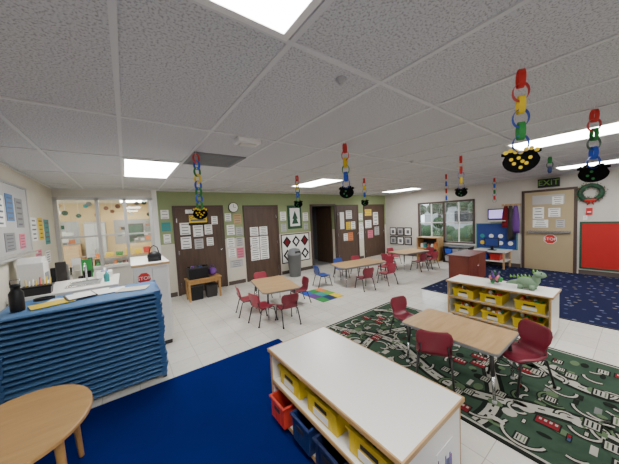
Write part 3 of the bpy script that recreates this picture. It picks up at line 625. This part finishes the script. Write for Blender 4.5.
for a in((1.0,1.4,5.7,5.71),(1.0,1.4,5.97,5.98),(1.0,1.01,5.7,5.98),(1.39,1.4,5.7,5.98)):
    b.box(*a,.472,.72,'black')
b.box(1.0,1.4,5.7,5.98,.472,.48,'black'); b.box(.99,1.41,5.69,5.7,.69,.72,'dark')
for i in range(8): b.sph((random.uniform(1.06,1.34),random.uniform(5.75,5.92),.7),.045,random.choice(['purple','darkblue','graypl','dark']),7,5)
b.done()
b=B('black_storage_box'); b.box(1.02,1.28,5.75,5.93,0.0,.3,'black',.015,.01); b.box(1.0,1.3,5.73,5.95,.3,.33,'dark'); b.done(bevel=.006)
b=B('black_storage_box'); b.box(1.34,1.58,5.75,5.93,0.0,.26,'dark',.015,.01); b.box(1.33,1.59,5.73,5.95,.26,.29,'black'); b.done(bevel=.006)
b=B('purple_bag'); b.sph((1.52,5.85,.56),(.09,.09,.09),'purple'); b.tube([(1.47,5.85,.63),(1.5,5.85,.72),(1.54,5.85,.72),(1.57,5.85,.63)],.008,'purple',6); b.done()
b=B('trash_can'); b.lathe((3.85,6.0,0),[(.001,0),(.16,0),(.2,.62),(.215,.62),(.215,.66),(.2,.68),(.15,.78),(.06,.81),(.001,.81)],'graypl',24); b.box(3.77,3.93,5.81,5.83,.68,.74,'dark'); b.done()

# ---------------------------------------------------------------- ceiling items
b=B('air_vent'); b.box(.64,1.23,2.87,3.48,HC-.014,HC-.001,'vent')
for i in range(9): b.box(.68,1.19,2.9+i*.063,2.93+i*.063,HC-.02,HC-.014,'graypl')
b.done()
b=B('smoke_detector'); b.box(.87,1.09,2.17,2.31,HC-.045,HC-.001,'white'); b.box(.9,1.06,2.2,2.28,HC-.06,HC-.045,'offwhite'); b.done(bevel=.01)
for x,y in((1.02,1.02),(3.48,2.08)):
    b=B('sprinkler_head'); b.lathe((x,y,HC),[(.001,-.03),(.012,-.03),(.015,-.012),(.03,-.008),(.03,-.001)],'lightgray',16); b.done()
def chain(x,y,length,pot=False,order=None,gold=True,sz=1.3,pr=.075):
    b=B('paper_chain'); R=.034*sz; step=.055*sz; n=max(2,int(length/step)); b.tube([(x,y,HC-.001),(x,y,HC-.03)],.002,'white',5)
    order=order or ['red','red','yellow','green','blue','green','blue','red','yellow','green']
    for i in range(n):
        z=HC-.03-R-i*step; k=order[i%len(order)]; vs=[];a0=.5 if i%2 else .5+math.pi/2; hw=.011*sz; S=16
        ax=Vector((math.cos(a0),math.sin(a0),0)); sd=Vector((-ax.y,ax.x,0))
        for j in range(S):
            t=2*math.pi*j/S; c=Vector((x,y,z))+sd*(R*.85*math.cos(t))+Vector((0,0,R*1.15*math.sin(t))); c2=Vector((x,y,z))+sd*(R*.81*math.cos(t))+Vector((0,0,R*1.1*math.sin(t)))
            vs+=[c+ax*hw,c-ax*hw,c2-ax*hw,c2+ax*hw]
        fs=[]
        for j in range(S):
            a=4*j;d=4*((j+1)%S)
            for q in range(4): fs.append((a+q,a+(q+1)%4,d+(q+1)%4,d+q))
        b.raw(vs,fs,k,False)
    if pot:
        z=HC-.03-n*step-.06; r=pr; gk='gold' if gold else 'green'
        b.X=Matrix.Translation((x,y,z))@Matrix.Rotation(-math.atan2(x,y),4,'Z')
        P=[(r*math.cos(t),r*.85*math.sin(t)) for t in [math.pi*(1.0+i/12) for i in range(13)]]+[(r*.85,r*.35),(r*1.05,r*.4),(r*1.05,r*.6),(-r*1.05,r*.6),(-r*1.05,r*.4),(-r*.85,r*.35)]
        b.prism(P,-.003,.003,'blackpaper','y')
        for i in range(7):
            cx=-.8*r+i*.27*r; cz=r*.62+.1*r*math.sin(i*1.7)
            b.prism(circ(cx,cz,r*.14,n=12),-.005-.0004*i,.005+.0004*i,'gold' if gold else 'blackpaper','y')
        for i,(a,c) in enumerate(((-.5,.1),(-.35,-.2),(.3,-.25),(0,-.5),(.5,.1),(-.1,.15),(.1,-.1))): b.prism(circ(a*r,c*r,r*.11,n=12),-.006,.006,gk if i%2 else ('gold' if gold else 'blackpaper'),'y')
        b.X=Matrix.Identity(4)
    b.done()
chain(.66,2.86,.62,True,['red','blue','green','yellow','blue','green','blue','green'],True)
chain(2.46,3.62,.46,True,None,False); chain(1.86,1.84,.48,True,['red','red','yellow','green','blue','blue','green'],False); chain(3.96,3.41,.46,True,None,False); chain(5.30,2.42,.6,False,['red','yellow','blue','green']); chain(3.74,1.51,.46,True,['red','yellow','red','blue','yellow','blue'],False)
chain(7.3,2.2,.6,False,['red','green','blue']); chain(1.76,.41,.45,True,['red','red','yellow','blue','green','blue'],True,1.25,.08); chain(3.01,.25,.46,True,['red','red','green','darkgreen','blue','blue'],False,1.3,.085); chain(5.22,.87,.25,False,['green','darkgreen','darkblue'])

# ---------------------------------------------------------------- world + camera
w=bpy.data.worlds.new('World'); SC.world=w; w.use_nodes=True; bg=w.node_tree.nodes['Background']; bg.inputs[0].default_value=(.82,.9,1,1); bg.inputs[1].default_value=4.5
cam=bpy.data.cameras.new('Camera'); co=bpy.data.objects.new('Camera',cam); SC.collection.objects.link(co); SC.camera=co
cam.sensor_fit='HORIZONTAL'; cam.sensor_width=36; cam.lens=248.3/619*36; cam.clip_start=.05
yw,p,r=[math.radians(a) for a in(36.45,3.44,2.79)]
F=Vector((math.sin(yw)*math.cos(p),math.cos(yw)*math.cos(p),-math.sin(p))); R0=Vector((math.cos(yw),-math.sin(yw),0)); U0=R0.cross(F)
R=math.cos(r)*R0-math.sin(r)*U0; U=math.cos(r)*U0+math.sin(r)*R0
m=Matrix((R,U,-F)).transposed().to_4x4(); m.translation=Vector((0,0,1.683)); co.matrix_world=m
